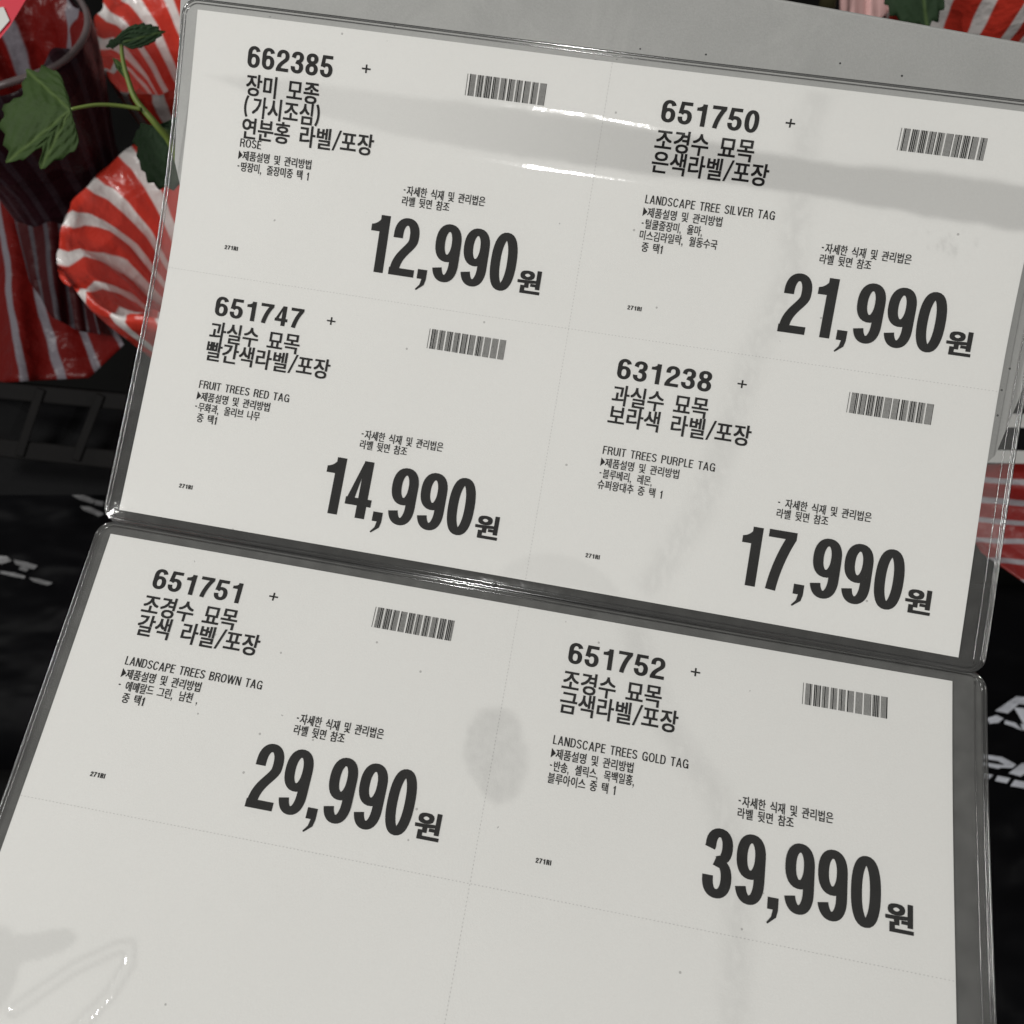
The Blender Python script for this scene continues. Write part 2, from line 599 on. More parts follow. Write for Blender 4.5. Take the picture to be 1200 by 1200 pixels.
def make_sleeve(s, label):
    u0, u1, v0, v1 = SLV[s]
    root = empty('sign_sleeve', surf(s, (u0 + u1) / 2, v1 if s == 'U' else v0)[0], label, 'sign sleeve')
    r = 5.5
    for which in ('front_film', 'back_film'):
        U, Vv, F = grid(u0, u1, v0, v1, 1.0 if which == 'front_film' else 3.0)
        # pull the corners in to the rounded outline
        for cx, cy, sx, sy in ((u0 + r, v0 + r, -1, -1), (u1 - r, v0 + r, 1, -1), (u1 - r, v1 - r, 1, 1), (u0 + r, v1 - r, -1, 1)):
            m = ((U - cx) * sx > 0) & ((Vv - cy) * sy > 0)
            d = np.hypot(U - cx, Vv - cy)
            k = np.where(m & (d > r), r / np.maximum(d, 1e-6), 1)
            U = cx + (U - cx) * k
            Vv = cy + (Vv - cy) * k
        edge = np.minimum(np.minimum(U - u0, u1 - U), np.minimum(Vv - v0, v1 - Vv))
        if which == 'front_film':
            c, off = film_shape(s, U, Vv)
            pin = sstep(0.3, 3.4, edge)
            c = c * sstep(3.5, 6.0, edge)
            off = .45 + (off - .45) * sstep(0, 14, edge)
            mesh_obj('front_film', surf(s, U, Vv, -(0.35 + (off - 0.35) * pin)), F, M['film_' + s.lower()], root, attrs={'cling_reflection': c})
        else:
            mesh_obj('back_film', surf(s, U, Vv, 0.3 + 0.5 * sstep(0.5, 5, edge)), F, M['back_' + s.lower()], root, attrs={'cling_reflection': np.zeros(U.shape)})
    # the welded rim: a bead along the outline and finer ridges inside it
    for inset, rad, dz in ((0.0, 0.00042, 0.0), (1.3, 0.00022, -0.25)):
        P = roundrect(u0 + inset, u1 - inset, v0 + inset, v1 - inset, r - inset * 0.7)
        v, f = tube(surf(s, P[:, 0], P[:, 1], dz), rad, 8, True)
        mesh_obj('welded_rim', v, f, M['weld'], root)
    # second weld down the right hand side
    q = np.linspace(v0 + 3, v1 - 3, 90)
    v, f = tube(surf(s, np.full(q.shape, u1 - 3.7), q, -0.35), 0.00017, 6)
    mesh_obj('weld_seam', v, f, M['weld'], root)
    q = np.linspace(v0 + 3, v1 - 3, 90)
    v, f = tube(surf(s, np.full(q.shape, u1 - 0.8), q, -0.35), 0.00014, 6)
    mesh_obj('weld_seam', v, f, M['weld'], root)
    return root


make_sleeve('U', 'clear plastic sign sleeve holding four price cards, upper of the two')
make_sleeve('L', 'clear plastic sign sleeve holding two price cards over blank paper, lower of the two')

# ---------------------------------------------------------------- lettering
HG = sorted(set('장미모종가시조심연분홍라벨포제품설명및관리방법땅줄중택자세한식재은뒷면참조원경수묘목색털쿨율마스김일락월동국과실빨간무화올브나보블루베레몬슈퍼왕대추갈에메랄드그린남천금반송셀릭목백일홍블아이'))


def glyph_bank(off):
    """every syllable once, typed one to a line, then sorted apart"""
    rows = HG + ['가가']
    c = bpy.data.curves.new('glyph', 'FONT')
    c.body = '\n'.join(rows)
    c.size = 1.0
    c.offset = off
    c.space_line = 3.0
    c.resolution_u = 3
    o = bpy.data.objects.new('glyph', c)
    COL.objects.link(o)
    bpy.context.view_layer.update()
    ev = o.evaluated_get(bpy.context.evaluated_depsgraph_get())
    me = ev.to_mesh()
    n = len(me.vertices)
    co_ = np.empty(n * 3)
    me.vertices.foreach_get('co', co_)
    P = co_.reshape(-1, 3)[:, :2].copy()
    polys = [tuple(p.vertices) for p in me.polygons]
    ev.to_mesh_clear()
    bpy.data.objects.remove(o)
    bpy.data.curves.remove(c)
    row = np.rint(-(P[:, 1] - 0.37) / 3.0).astype(int)
    bank = {}
    by = [[] for _ in rows]
    for f in polys: by[row[f[0]]].append(f)
    for k, ch in enumerate(rows):
        ids = sorted({i for f in by[k] for i in f})
        m = {q: j for j, q in enumerate(ids)}
        bank[ch] = (P[ids] + [0, 3.0 * k], [tuple(m[i] for i in f) for f in by[k]])
    w1 = bank['가'][0][:, 0]
    w2 = bank['가가'][0][:, 0]
    adv = w2.max() - w1.max()
    ref = bank['법'][0][:, 1]
    lo, hi = ref.min(), ref.max()
    for ch in bank:
        v, f = bank[ch]
        bank[ch] = (np.stack([v[:, 0] / adv, (v[:, 1] - lo) / (hi - lo)], -1), f)
    return bank


BANK = glyph_bank(0.0)
SMEAR = {'name': (.021, .016), 'sm': (.017, .013), 'note': (.017, .013), 'won': (.036, .03)}


class Pen:
    """flat strokes of a plain grotesque; x in cap heights, y 0..1"""

    def __init__(s, st, ht):
        s.s, s.t = st, ht
        s.p = []

    def strip(s, pts, closed=False):
        P = np.asarray(pts, float)
        n = len(P)
        T = np.roll(P, -1, 0) - np.roll(P, 1, 0)
        if not closed:
            T[0] = P[1] - P[0]
            T[-1] = P[-1] - P[-2]
        # pen is an ellipse: wider on upright strokes than on level ones
        T = T / (np.hypot(T[:, 0], T[:, 1])[:, None] + 1e-12)
        N = np.stack([-T[:, 1], T[:, 0]], -1)
        O = np.stack([N[:, 0] * s.s / 2, N[:, 1] * s.t / 2], -1)
        v = np.concatenate([P + O, P - O])
        f = [(i, (i + 1) % n, n + (i + 1) % n, n + i) for i in range(n if closed else n - 1)]
        s.p.append((v, f))

    def quad(s, a, b, c, d, k=5):
        a, b, c, d = (np.array(q, float) for q in (a, b, c, d))
        v, f = [], []
        for i in range(k + 1):
            q = i / k
            v += [a + (d - a) * q, b + (c - b) * q]
        for i in range(k): f.append((2 * i, 2 * i + 1, 2 * i + 3, 2 * i + 2))
        s.p.append((np.array(v), f))

    def rect(s, x0, y0, x1, y1):
        if (y1 - y0) > (x1 - x0): s.quad((x0, y0), (x1, y0), (x1, y1), (x0, y1))
        else: s.quad((x0, y0), (x0, y1), (x1, y1), (x1, y0))

    def diag(s, x0, y0, x1, y1, w):
        s.quad((x0 - w / 2, y0), (x0 + w / 2, y0), (x1 + w / 2, y1), (x1 - w / 2, y1))


def arc(cx, cy, rx, ry, a0, a1, n=18, e=1.0):
    a = np.radians(np.linspace(a0, a1, n))
    c, q = np.cos(a), np.sin(a)
    return np.stack([cx + rx * np.sign(c) * np.abs(c) ** e, cy + ry * np.sign(q) * np.abs(q) ** e], -1)


def bez(p0, p1, p2, p3, n=12):
    t = np.linspace(0, 1, n)[:, None]
    p0, p1, p2, p3 = map(np.array, (p0, p1, p2, p3))
    return (1 - t) ** 3 * p0 + 3 * (1 - t) ** 2 * t * p1 + 3 * (1 - t) * t * t * p2 + t ** 3 * p3


def glyph(ch, w, s, t):
    """-> pieces, ink width"""
    P = Pen(s, t)
    h, k = s / 2, t / 2
    E = 0.88
    if ch == '0' or ch == 'O':
        P.strip(arc(w / 2, .5, (w - s) / 2, .5 - k, 0, 350, 36, E), True)
    elif ch == '1':
        x = w * 0.80
        P.rect(x - s, 0, x, 0.99)
        pts = bez((x - s * .72, 1.0), (x - s * .95, .90), (x - s * 1.3, .835), (w * .10, .82), 8)
        low = np.stack([np.linspace(x - s * .5, w * .10, 8), np.full(8, .82 - t * .88)], -1)
        P.p.append((np.concatenate([pts, low]), [(i, i + 1, 9 + i, 8 + i) for i in range(7)]))
    elif ch == '2':
        a = arc(w / 2, .70, (w - s) / 2, .30 - k, 180, -10, 20, E)
        b = bez(a[-1], (w - h, .50), (h * 1.15, .38), (h * 1.15, t * .55), 12)
        P.strip(np.concatenate([[(h, .645)], a, b[1:]]))
        P.rect(0.0, 0, w, t)
    elif ch == '3':
        P.strip(np.concatenate([[(h, .70)], arc(w / 2, .735, (w - s) / 2 - .012, .265 - k, 180, -62, 18, E), [(w * .46, .525)]]))
        P.strip(np.concatenate([[(w * .38, .525)], arc(w / 2, .285, (w - s) / 2, .285 - k + .0, 66, -180, 22, E), [(h, .31)]]))
    elif ch == '4':
        x = w * .84
        P.rect(x - s, 0, x, 1)
        P.rect(0, .215, w, .215 + t)
        P.quad((0, .215 + t * .4), (s * .9, .215 + t * .9), (x - s * .9, .80), (x - s * .95, 1.0))
    elif ch == '5':
        P.rect(w * .13, 1 - t, w * .95, 1)
        P.quad((w * .02, .47), (w * .02 + s * .92, .47), (w * .13 + s * .85, .99), (w * .13, .99))
        P.strip(np.concatenate([arc(w / 2, .325, (w - s) / 2, .325 - k, 150, -180, 28, E), [(h, .30)]]))
    elif ch in '69':
        A = np.concatenate([arc(w / 2, .325, (w - s) / 2, .325 - k, 0, 350, 30, E)])
        B = np.concatenate([[(h, .33), (h, .50)], arc(w / 2, .66, (w - s) / 2, .34 - k, 180, 0, 20, E), [(w - h, .655)]])
        B = B[:-1]
        B = np.concatenate([B, [(w - h, .71)]]) if False else B
        if ch == '9': A, B = np.stack([w - A[:, 0], 1 - A[:, 1]], -1), np.stack([w - B[:, 0], 1 - B[:, 1]], -1)
        # shorten the tail to a flat cut
        B = B[:-2]
        P.strip(A, True)
        P.strip(B)
    elif ch == '7':
        P.rect(0.0, 1 - t, w, 1)
        b = bez((w - h * .95, 1 - t * .8), (w * .62, .68), (w * .40, .36), (w * .33, 0), 12)
        P.strip(b)
    elif ch == '8':
        P.strip(arc(w / 2, .745, (w - s) / 2 - .018, .255 - k, 0, 350, 28, E), True)
        P.strip(arc(w / 2, .28, (w - s) / 2, .28 - k, 0, 350, 30, E), True)
    elif ch == ',':
        P.rect(0, 0, s, .165)
        P.quad((s * .52, .0), (s, .0), (s * .86, -.10), (s * .40, -.10), 3)
        P.quad((s * .40, -.10), (s * .86, -.10), (s * .1, -.205), (s * .0, -.185), 3)
        w = s
    elif ch == '-':
        P.rect(0, .30, w, .30 + t)
    elif ch == '+':
        P.rect(0, .5 - k, w, .5 + k)
        P.rect(w / 2 - h, 0, w / 2 + h, .5 - k)
        P.rect(w / 2 - h, .5 + k, w / 2 + h, 1)
    elif ch == '/':
        P.diag(s * .5, 0, w - s * .5, 1, s * 1.1)
    elif ch == '▶':
        P.quad((0, 0.02), (0, .98), (w, .52), (w, .48))
    elif ch == '(':
        P.strip(arc(w * 1.9 , .5, w * 1.75, .66, 130, 230, 14))
    elif ch == ')':
        P.strip(arc(-w * .9, .5, w * 1.75, .66, 50, -50, 14))
    elif ch == 'A':
        P.diag(s * .5, 0, w / 2 - s * .05, 1, s)
        P.diag(w - s * .5, 0, w / 2 + s * .05, 1, s)
        P.rect(w * .22, .26, w * .78, .26 + t)
    elif ch == 'B':
        P.rect(0, 0, s, 1)
        P.strip(np.concatenate([[(h, 1 - k), (w * .5, 1 - k)], arc(w * .55, .755, w * .45 - h - .02, .245 - k, 90, -90, 12), [(h, .51)]]))
        P.strip(np.concatenate([[(h, .53)], arc(w * .55, .27, w * .45 - h, .27 - k, 90, -90, 12), [(h, k)]]))
    elif ch in 'CG':
        P.strip(np.concatenate([arc(w / 2, .5, (w - s) / 2, .5 - k, 28, 332, 30, E)]))
        if ch == 'G':
            P.rect(w * .52, .40, w, .40 + t)
            P.rect(w - s, 0.0, w, .42)
    elif ch == 'D':
        P.rect(0, 0, s, 1)
        P.strip(np.concatenate([[(h, 1 - k), (w * .45, 1 - k)], arc(w * .48, .5, w * .52 - h, .5 - k, 85, -85, 20, E), [(w * .45, k), (h, k)]]))
    elif ch in 'EFL':
        P.rect(0, 0, s, 1)
        if ch != 'L':
            P.rect(s, 1 - t, w, 1)
            P.rect(s, .46, w * .93, .46 + t)
        if ch != 'F': P.rect(s, 0, w, t)
    elif ch == 'I':
        P.rect(0, 0, s, 1)
        w = s
    elif ch == 'N':
        P.rect(0, 0, s, 1)
        P.rect(w - s, 0, w, 1)
        P.diag(w - s * .6, 0, s * .6, 1, s * 1.1)
    elif ch in 'PR':
        P.rect(0, 0, s, 1)
        P.strip(np.concatenate([[(h, 1 - k), (w * .5, 1 - k)], arc(w * .55, .73, w * .45 - h, .27 - k, 90, -90, 14), [(h, .46 + k)]]))
        if ch == 'R': P.strip([(w * .58, .47), (w - s * .7, .36), (w - s * .6, .12), (w - s * .4, 0)])
    elif ch == 'S':
        P.strip(np.concatenate([arc(w / 2, .745, (w - s) / 2 - .01, .255 - k, 12, 235, 18), arc(w / 2, .27, (w - s) / 2, .27 - k, 55, -170, 18)]))
    elif ch == 'T':
        P.rect(0, 1 - t, w, 1)
        P.rect(w / 2 - h, 0, w / 2 + h, 1 - t)
    elif ch == 'U':
        P.strip(np.concatenate([[(h, 1)], arc(w / 2, .32, (w - s) / 2, .32 - k, 180, 360, 16), [(w - h, 1)]]))
    elif ch == 'V':
        P.diag(w / 2 - s * .05, 0, s * .5, 1, s)
        P.diag(w / 2 + s * .05, 0, w - s * .5, 1, s)
    elif ch == 'W':
        for a, b in ((.27, .06), (.27, .5), (.73, .5), (.73, .94)):
            P.diag(w * a, 0, w * b, 1, s * .95)
    return P.p, w


def lay(text, mode):
    """-> list of (verts, faces) in cap heights, x from 0"""
    out = []
    x = 0.0
    if mode in ('num', 'price', 'eng', 'code'):
        wd_, s, t, gap = {'num': (.63, .205, .155, .115), 'price': (.475, .175, .130, .055), 'eng': (.46, .13, .12, .10), 'code': (.5, .20, .17, .10)}[mode]
        wide = dict(A=.58, W=.84, N=.54, D=.54, O=.60, G=.58, C=.56, R=.53, E=.44, F=.42, L=.40, T=.48, P=.5, S=.52, U=.52, V=.56, B=.52, I=.1)
        for ch in text:
            if ch == ' ':
                x += .42
                continue
            w = wide.get(ch, wd_) if mode in ('eng', 'code') else wd_
            if ch == ',': x += .012
            P, iw = glyph(ch, w, s, t)
            for v, f in P: out.append((v + [x, 0], f))
            if ch == '1' and mode in ('price',):
                x += wd_ * .90 + gap
            else:
                x += (iw if ch in ',I' else w) + gap + (.02 if ch == ',' else 0)
        return out
    bank = BANK
    sx, sy = SMEAR[mode]
    shifts = [(-sx, -sy), (sx, -sy), (-sx, sy), (sx, sy)] + ([(0, 0), (-sx, 0), (sx, 0), (0, sy), (0, -sy)] if mode == 'won' else [])
    st, ht = {'name': (.125, .11), 'sm': (.14, .13), 'note': (.14, .13), 'won': (.1, .1)}[mode]
    ax = 0.87          # cell width against glyph height
    for ch in text:
        if ch == ' ':
            x += .5 * ax
        elif ch in bank:
            v, f = bank[ch]
            for q, (a, b) in enumerate(shifts): out.append((v * [ax, 1] + [x + a, b], f))
            x += ax
        else:
            cw = .5 * ax
            if ch == '▶':
                P, _ = glyph(ch, .5, st, ht)
                cw = .6 * ax
            elif ch in '()':
                P, _ = glyph(ch, .2, st, ht)
            elif ch == '/':
                P, _ = glyph(ch, .42, st * .8, ht)
            elif ch == ',':
                P, _ = glyph(ch, .4, st * .9, ht)
            elif ch == '-':
                P, _ = glyph(ch, .24, st, ht)
                P = [(v + [0, .15], f) for v, f in P]
            else:
                P, _ = glyph(ch, 1.0 if ch == '+' else .36, st * (1.3 if ch == '+' else 1), ht * (1.5 if ch == '+' else 1))
                P = [(v * [1, .88], f) for v, f in P]
            for v, f in P: out.append((v + [x + .04, 0], f))
            x += cw
    return out


def put_text(name, s, parent, text, mode, cu, cv, u0, u1, vt, vb, mat=None):
    """print the text into the box u0..u1, with cap line vt and base line vb"""
    parts = lay(text, mode)
    allx = np.concatenate([p[0][:, 0] for p in parts])
    x0, x1 = allx.min(), allx.max()
    V, F = [], []
    n = 0
    for i, (v, f) in enumerate(parts):
        u = cu + u0 + (v[:, 0] - x0) / (x1 - x0) * (u1 - u0)
        w = cv + vb - v[:, 1] * (vb - vt)
        V.append(surf(s, u, w, -0.10 - 0.012 * (i % 9)))
        F += [[a + n for a in q] for q in f]
        n += len(v)
    return mesh_obj(name, np.concatenate(V), F, mat or M['ink'], parent, smooth=False)


def barcode(s, parent, cu, cv, seed):
    rnd = random.Random(seed)
    mb = MB()
    u0, u1, v0, v1 = 99.2, 127.8, 7.45, 14.6
    groups = 10
    g = (u1 - u0 - 0.9) / groups
    bars = [(u0, u0 + .17)]
    for k in range(groups):
        x = u0 + 0.9 + k * g
        end = x + g - .52
        while x < end - .05:
            w = .42 if rnd.random() < .34 else .165
            bars.append((x, min(x + w, end)))
            x += w + .17
    V, F = [], []
    n = 0
    for a, b in bars:
        q = np.linspace(v0, v1, 4)
        u = np.concatenate([np.full(4, a), np.full(4, b)])
        V.append(surf(s, cu + u, cv + np.concatenate([q, q]), -0.11))
        F += [[n + i, n + i + 1, n + 5 + i, n + 4 + i] for i in range(3)]
        n += 8
    mesh_obj('barcode', np.concatenate(V), F, M['ink'], parent, smooth=False)


def perforation(s, parent, pts):
    """a row of small cuts"""
    V, F = [], []
    n = 0
    for (a, b), (c, d) in pts:
        L = math.hypot(c - a, d - b)
        k = int(L / 1.2)
        dx, dy = (c - a) / L, (d - b) / L
        for i in range(k):
            t = (i + .2) / k * L
            l, w = .48, .11
            q = [(a + dx * t - dy * w, b + dy * t + dx * w), (a + dx * (t + l) - dy * w, b + dy * (t + l) + dx * w),
                 (a + dx * (t + l) + dy * w, b + dy * (t + l) - dx * w), (a + dx * t + dy * w, b + dy * t - dx * w)]
            V.append(surf(s, [x[0] for x in q], [x[1] for x in q], -0.08))
            F.append([n, n + 1, n + 2, n + 3])
            n += 4
    o = mesh_obj('perforation', np.concatenate(V), F, M['perf'], parent, smooth=False)
    o['kind'] = 'stuff'


CARDS = [
    ('U', 0, 0, '662385', ['장미 모종', '(가시조심)', '연분홍 라벨/포장'], [(19.9, 47.0), (20.0, 48.1), (20.0, 69.0)], ('ROSE', 20.0, 27.9),
     [('▶제품설명 및 관리방법', 19.9, 47.2), ('-땅장미, 줄장미중 택 1', 20.0, 46.8)], (82.0, 111.8), (82, 99.3), '12,990', 72.3, 50.9),
    ('U', 1, 0, '651750', ['조경수 묘목', '은색라벨/포장'], [(19.0, 52.9), (19.1, 59.1)], ('LANDSCAPE TREE SILVER TAG', 19.1, 63.8),
     [('▶제품설명 및 관리방법', 19.0, 46.5), ('-털쿨줄장미, 율마,', 19.2, 40.4), ('미스김라일락, 월동수국', 19.2, 46.3), ('중 택1', 20.6, 27.9)], (81.3, 111.3), (81.3, 98.6), '21,990', 71.6, 52.6),
    ('U', 0, 1, '651747', ['과실수 묘목', '빨간색라벨/포장'], [(19.1, 53.0), (19.1, 65.6)], ('FRUIT TREES RED TAG', 19.0, 52.9),
     [('▶제품설명 및 관리방법', 19.0, 46.4), ('-무화과, 올리브 나무', 19.1, 43.4), ('중 택1', 20.6, 28.0)], (81.4, 111.4), (81.5, 98.8), '14,990', 71.4, 52.6),
    ('U', 1, 1, '631238', ['과실수 묘목', '보라색 라벨/포장'], [(19.2, 53.0), (19.0, 68.9)], ('FRUIT TREES PURPLE TAG', 19.2, 58.6),
     [('▶제품설명 및 관리방법', 19.1, 46.7), ('-블루베리, 레몬,', 19.3, 37.9), ('슈퍼왕대추 중 택 1', 19.3, 42.1)], (81.5, 112.9), (81.6, 99.0), '17,990', 71.6, 52.6),
    ('L', 0, 0, '651751', ['조경수 묘목', '갈색 라벨/포장'], [(18.5, 52.7), (18.9, 62.6)], ('LANDSCAPE TREES BROWN TAG', 18.8, 67.2),
     [('▶제품설명 및 관리방법', 18.8, 46.8), ('- 에메랄드 그린, 남천 ,', 19.0, 47.0), ('중 택1', 21.6, 29.3)], (81.5, 111.4), (81.5, 98.9), '29,990', 71.9, 51.4),
    ('L', 1, 0, '651752', ['조경수 묘목', '금색라벨/포장'], [(18.8, 52.7), (19.1, 59.0)], ('LANDSCAPE TREES GOLD TAG', 18.9, 63.9),
     [('▶제품설명 및 관리방법', 18.9, 46.2), ('-반송, 셀릭스, 목백일홍,', 19.1, 47.0), ('블루아이스 중 택 1', 19.0, 41.4)], (81.0, 111.1), (81.0, 98.8), '39,990', 71.6, 52.6),
]
EDGE = {'U': (-0.75, 2 * CW - 1.3, -2.1, 2 * CH + 1.87), 'L': (-0.9, 2 * CW - 0.3, -1.7, 2 * CH + 1.6)}
CLAB = {(0, 0, 'U'): 'rose seedling price card, 12,990 won', (1, 0, 'U'): 'silver tag landscape tree price card, 21,990 won',
        (0, 1, 'U'): 'red tag fruit tree price card, 14,990 won', (1, 1, 'U'): 'purple tag fruit tree price card, 17,990 won',
        (0, 0, 'L'): 'brown tag landscape tree price card, 29,990 won', (1, 0, 'L'): 'gold tag landscape tree price card, 39,990 won',
        (0, 1, 'L'): 'blank card under the brown tag price', (1, 1, 'L'): 'blank card under the gold tag price'}
ROOT = {}
for s, lab in (('U', 'white paper sheet of four printed price cards in the upper sleeve'),
               ('L', 'white paper sheet with two printed price cards above blank ones, in the lower sleeve')):
    ROOT[s] = empty('price_sheet', surf(s, CW, CH)[0], lab, 'price sheet')
    e = EDGE[s]
    for i in (0, 1):
        for j in (0, 1):
            U, Vv, F = grid(e[0] if i == 0 else CW, CW if i == 0 else e[1], e[2] if j == 0 else CH, CH if j == 0 else e[3], 2.0)
            o = mesh_obj('price_card', surf(s, U, Vv, 0.0), F, M['paper'], ROOT[s])
            o['label'] = CLAB[(i, j, s)]
            CLAB[(i, j, s, 'o')] = o
    perforation(s, ROOT[s], [((e[0], CH), (e[1], CH)), ((CW, e[2]), (CW, e[3]))])

for k, (s, i, j, num, names, nx, eng, small, n1, n2, price, pu, numr) in enumerate(CARDS):
    card = CLAB[(i, j, s, 'o')]
    cu, cv = i * CW, j * CH
    # sub-parts hang on the card, which hangs on the sheet
    put_text('product_number', s, card, num, 'num', cu, cv, 19.5, numr, 7.6, 14.85)
    put_text('plus_sign', s, card, '+', 'sm', cu, cv, 61.4, 64.6, 8.5, 11.7)
    for q, (tx, (a, b)) in enumerate(zip(names, nx)):
        c = (20.6, 27.9, 35.4)[q]
        put_text('name_line', s, card, tx, 'name', cu, cv, a, b, c - 3.55, c + 3.55)
    put_text('english_name', s, card, eng[0], 'eng', cu, cv, eng[1], eng[2], 39.15, 42.05)
    for q, (tx, a, b) in enumerate(small):
        c = (44.9, 48.85, 52.75, 56.7)[q]
        put_text('small_print_line', s, card, tx, 'sm', cu, cv, a, b, c - 1.62, c + 1.62)
    put_text('note_line', s, card, '- 자세한 식재 및 관리법은' if num == '631238' else '-자세한 식재 및 관리법은', 'note', cu, cv, n1[0], n1[1], 47.3, 50.6)
    put_text('note_line', s, card, '라벨 뒷면 참조', 'note', cu, cv, n2[0], n2[1], 51.0, 54.2)
    put_text('price_digits', s, card, price, 'price', cu, cv, pu, 126.3, 58.4, 79.0)
    put_text('won_mark', s, card, '원', 'won', cu, cv, 127.6, 136.1, 70.4, 78.4)
    put_text('print_code', s, card, '271RI', 'code', cu, cv, 19.3, 24.3, 77.4, 78.9)
    barcode(s, card, cu, cv, 100 + k)

# ---------------------------------------------------------------- grey board behind the upper sleeve
BZ = 12.0
bp = np.array([(-18.5, -50), (-6.6, 48), (7.5, 83), (81, 156), (271, 149), (300.5, 109), (309, 69), (317, -29.5)])
bp[:, 0] = 150 + (bp[:, 0] - 150) * 1.008
bd = empty('metal_board', plane('U', [CW], [156], [BZ])[0], 'grey speckled metal board behind the upper price sheet', 'board')
n = len(bp)
fr_ = plane('U', bp[:, 0], bp[:, 1], np.full(n, BZ))
bk_ = plane('U', bp[:, 0], bp[:, 1], np.full(n, BZ + 1.5))
mesh_obj('board_plate', np.concatenate([fr_, bk_]), [list(range(n)), list(range(2 * n - 1, n - 1, -1))] + [[i, n + i, n + (i + 1) % n, (i + 1) % n] for i in range(n)], M['board'], bd, smooth=False)
# rolled top edge
a, b = bp[0], bp[-1]
q = np.linspace(0, 1, 40)
v, f = tube(plane('U', a[0] + (b[0] - a[0]) * q, a[1] + (b[1] - a[1]) * q, np.full(40, BZ + .75)), 0.00085, 8)
mesh_obj('rolled_edge', v, f, M['board'], bd)

# ring that joins the two sleeves at the fold
rg = []
for k in range(25):
    a = math.radians(k * 360 / 24)
    rg.append((138.5 + 0.0, 183.3 + 2.2 * math.cos(a), 1.8 * math.sin(a)))
rg = np.array(rg)[:-1]
rings = []
for du in (0,):
    v, f = tube(plane('U', rg[:, 0] + du, rg[:, 1], rg[:, 2] + 3.6), 0.0009, 8, True)
    tag(mesh_obj('binding_ring', v, f, M['clip']), 'small black ring tying the two sleeves together at the fold', 'ring')


# ---------------------------------------------------------------- potted plants in striped film behind the sign
DOWN = np.array([0, 0, -1.0])


def make_wrap(center, R, mat, label, rot=0.0, depth=0.09, skirt=0.13, seed=1, ruffle=1.0, squash=1.0, tilt=(0, 0), inner=None):
    """a pot in a flared sleeve of printed film"""
    c = np.asarray(center, float).reshape(3)
    base = c + DOWN * skirt
    root = empty('wrapped_pot', base, label, 'wrapped pot', 'pots wrapped in striped film')
    rnd = random.Random(seed)
    prof = [(.20, -depth), (.42, -depth * .92), (.52, -depth * .7), (.60, -depth * .45), (.72, -depth * .25), (.85, -depth * .1), (.95, -.006), (1.0, 0), (1.03, -.004), (1.02, -.012), (.96, -.03), (.84, -.06), (.72, -.09), (.62, -skirt)]
    NA = 144
    V, UVc, F = [], [], []
    ph = [rnd.random() * 6.28 for _ in range(6)]
    for k, (r, z) in enumerate(prof):
        infl = (0.25 + 0.75 * min(1, max(0, (r - .4) / .5))) * ruffle
        for i in range(NA):
            a = 2 * math.pi * i / NA
            rr = r * (1 + infl * (.012 * math.sin(3 * a + ph[0]) + .010 * math.sin(7 * a + ph[1]) + .006 * math.sin(17 * a + ph[2] + r * 3)))
            zz = z + R * infl * (.012 * math.sin(4 * a + ph[5]) + .010 * math.sin(11 * a + ph[3]))
            if 1 < k < 8:
                nz = noise.noise(Vector((math.cos(a) * 3 + seed, math.sin(a) * 3, r * 4)))
                zz += R * .16 * nz * ruffle
                rr *= 1 + .12 * noise.noise(Vector((math.cos(a) * 4, math.sin(a) * 4 + seed, r * 5 + 9)))
            x, y = R * rr * math.cos(a), R * rr * math.sin(a) * squash
            zz += x * tilt[0] + y * tilt[1]
            V.append(c + np.array([x, y, zz]))
            tw = a + rot + .25 * math.sin(3 * a + ph[1]) * (1 - r) + (.5 * (1 - r) if k < 7 else 0)
            UVc.append((tw / (2 * math.pi), r))
    for k in range(len(prof) - 1):
        for i in range(NA):
            j = (i + 1) % NA
            F.append((k * NA + i, k * NA + j, (k + 1) * NA + j, (k + 1) * NA + i))
    # fix the seam of the map by duplicating it
    UVc = np.array(UVc)
    me_v = np.array(V)
    o = mesh_obj('film_sleeve', me_v, F, [mat, inner] if inner else mat, root, mi=[1 if inner and q // NA < 7 else 0 for q in range(len(F))])
    me = o.data
    ul = me.uv_layers.new(name='map')
    for p in me.polygons:
        us = [UVc[v][0] for v in p.vertices]
        mx = max(us)
        for li, vi in zip(p.loop_indices, p.vertices):
            u = UVc[vi][0]
            if mx - u > .5: u += 1
            ul.data[li].uv = (u, UVc[vi][1])
    # pot with soil inside
    pot, pf = [], []
    for k, (r, z) in enumerate([(.44, -skirt), (.50, -depth * 1.0), (.53, -depth * .95), (.50, -depth * .95), (.49, -depth)]):
        for i in range(32):
            a = 2 * math.pi * i / 32
            pot.append(c + np.array([R * r * math.cos(a), R * r * math.sin(a) * squash, z - .003]))
        if k:
            for i in range(32):
                pf.append(((k - 1) * 32 + i, (k - 1) * 32 + (i + 1) % 32, k * 32 + (i + 1) % 32, k * 32 + i))
    mesh_obj('pot', pot, pf, M['black'], root)
    sv, sf = [c + np.array([0, 0, -depth + .008])], []
    for q in (1, 2, 3, 4):
        for i in range(24):
            a = 2 * math.pi * i / 24
            r = R * .48 * q / 4
            sv.append(c + np.array([r * math.cos(a), r * math.sin(a) * squash, -depth + .005 + rnd.uniform(-.002, .003)]))
            j = (i + 1) % 24
            if q == 1: sf.append((0, 1 + i, 1 + j))
            else: sf.append((1 + (q - 2) * 24 + i, 1 + (q - 1) * 24 + i, 1 + (q - 1) * 24 + j, 1 + (q - 2) * 24 + j))
    so = mesh_obj('soil', sv, sf, M['soil'], root)
    return root


def px(n, d): return n / FPX * d * 0.001


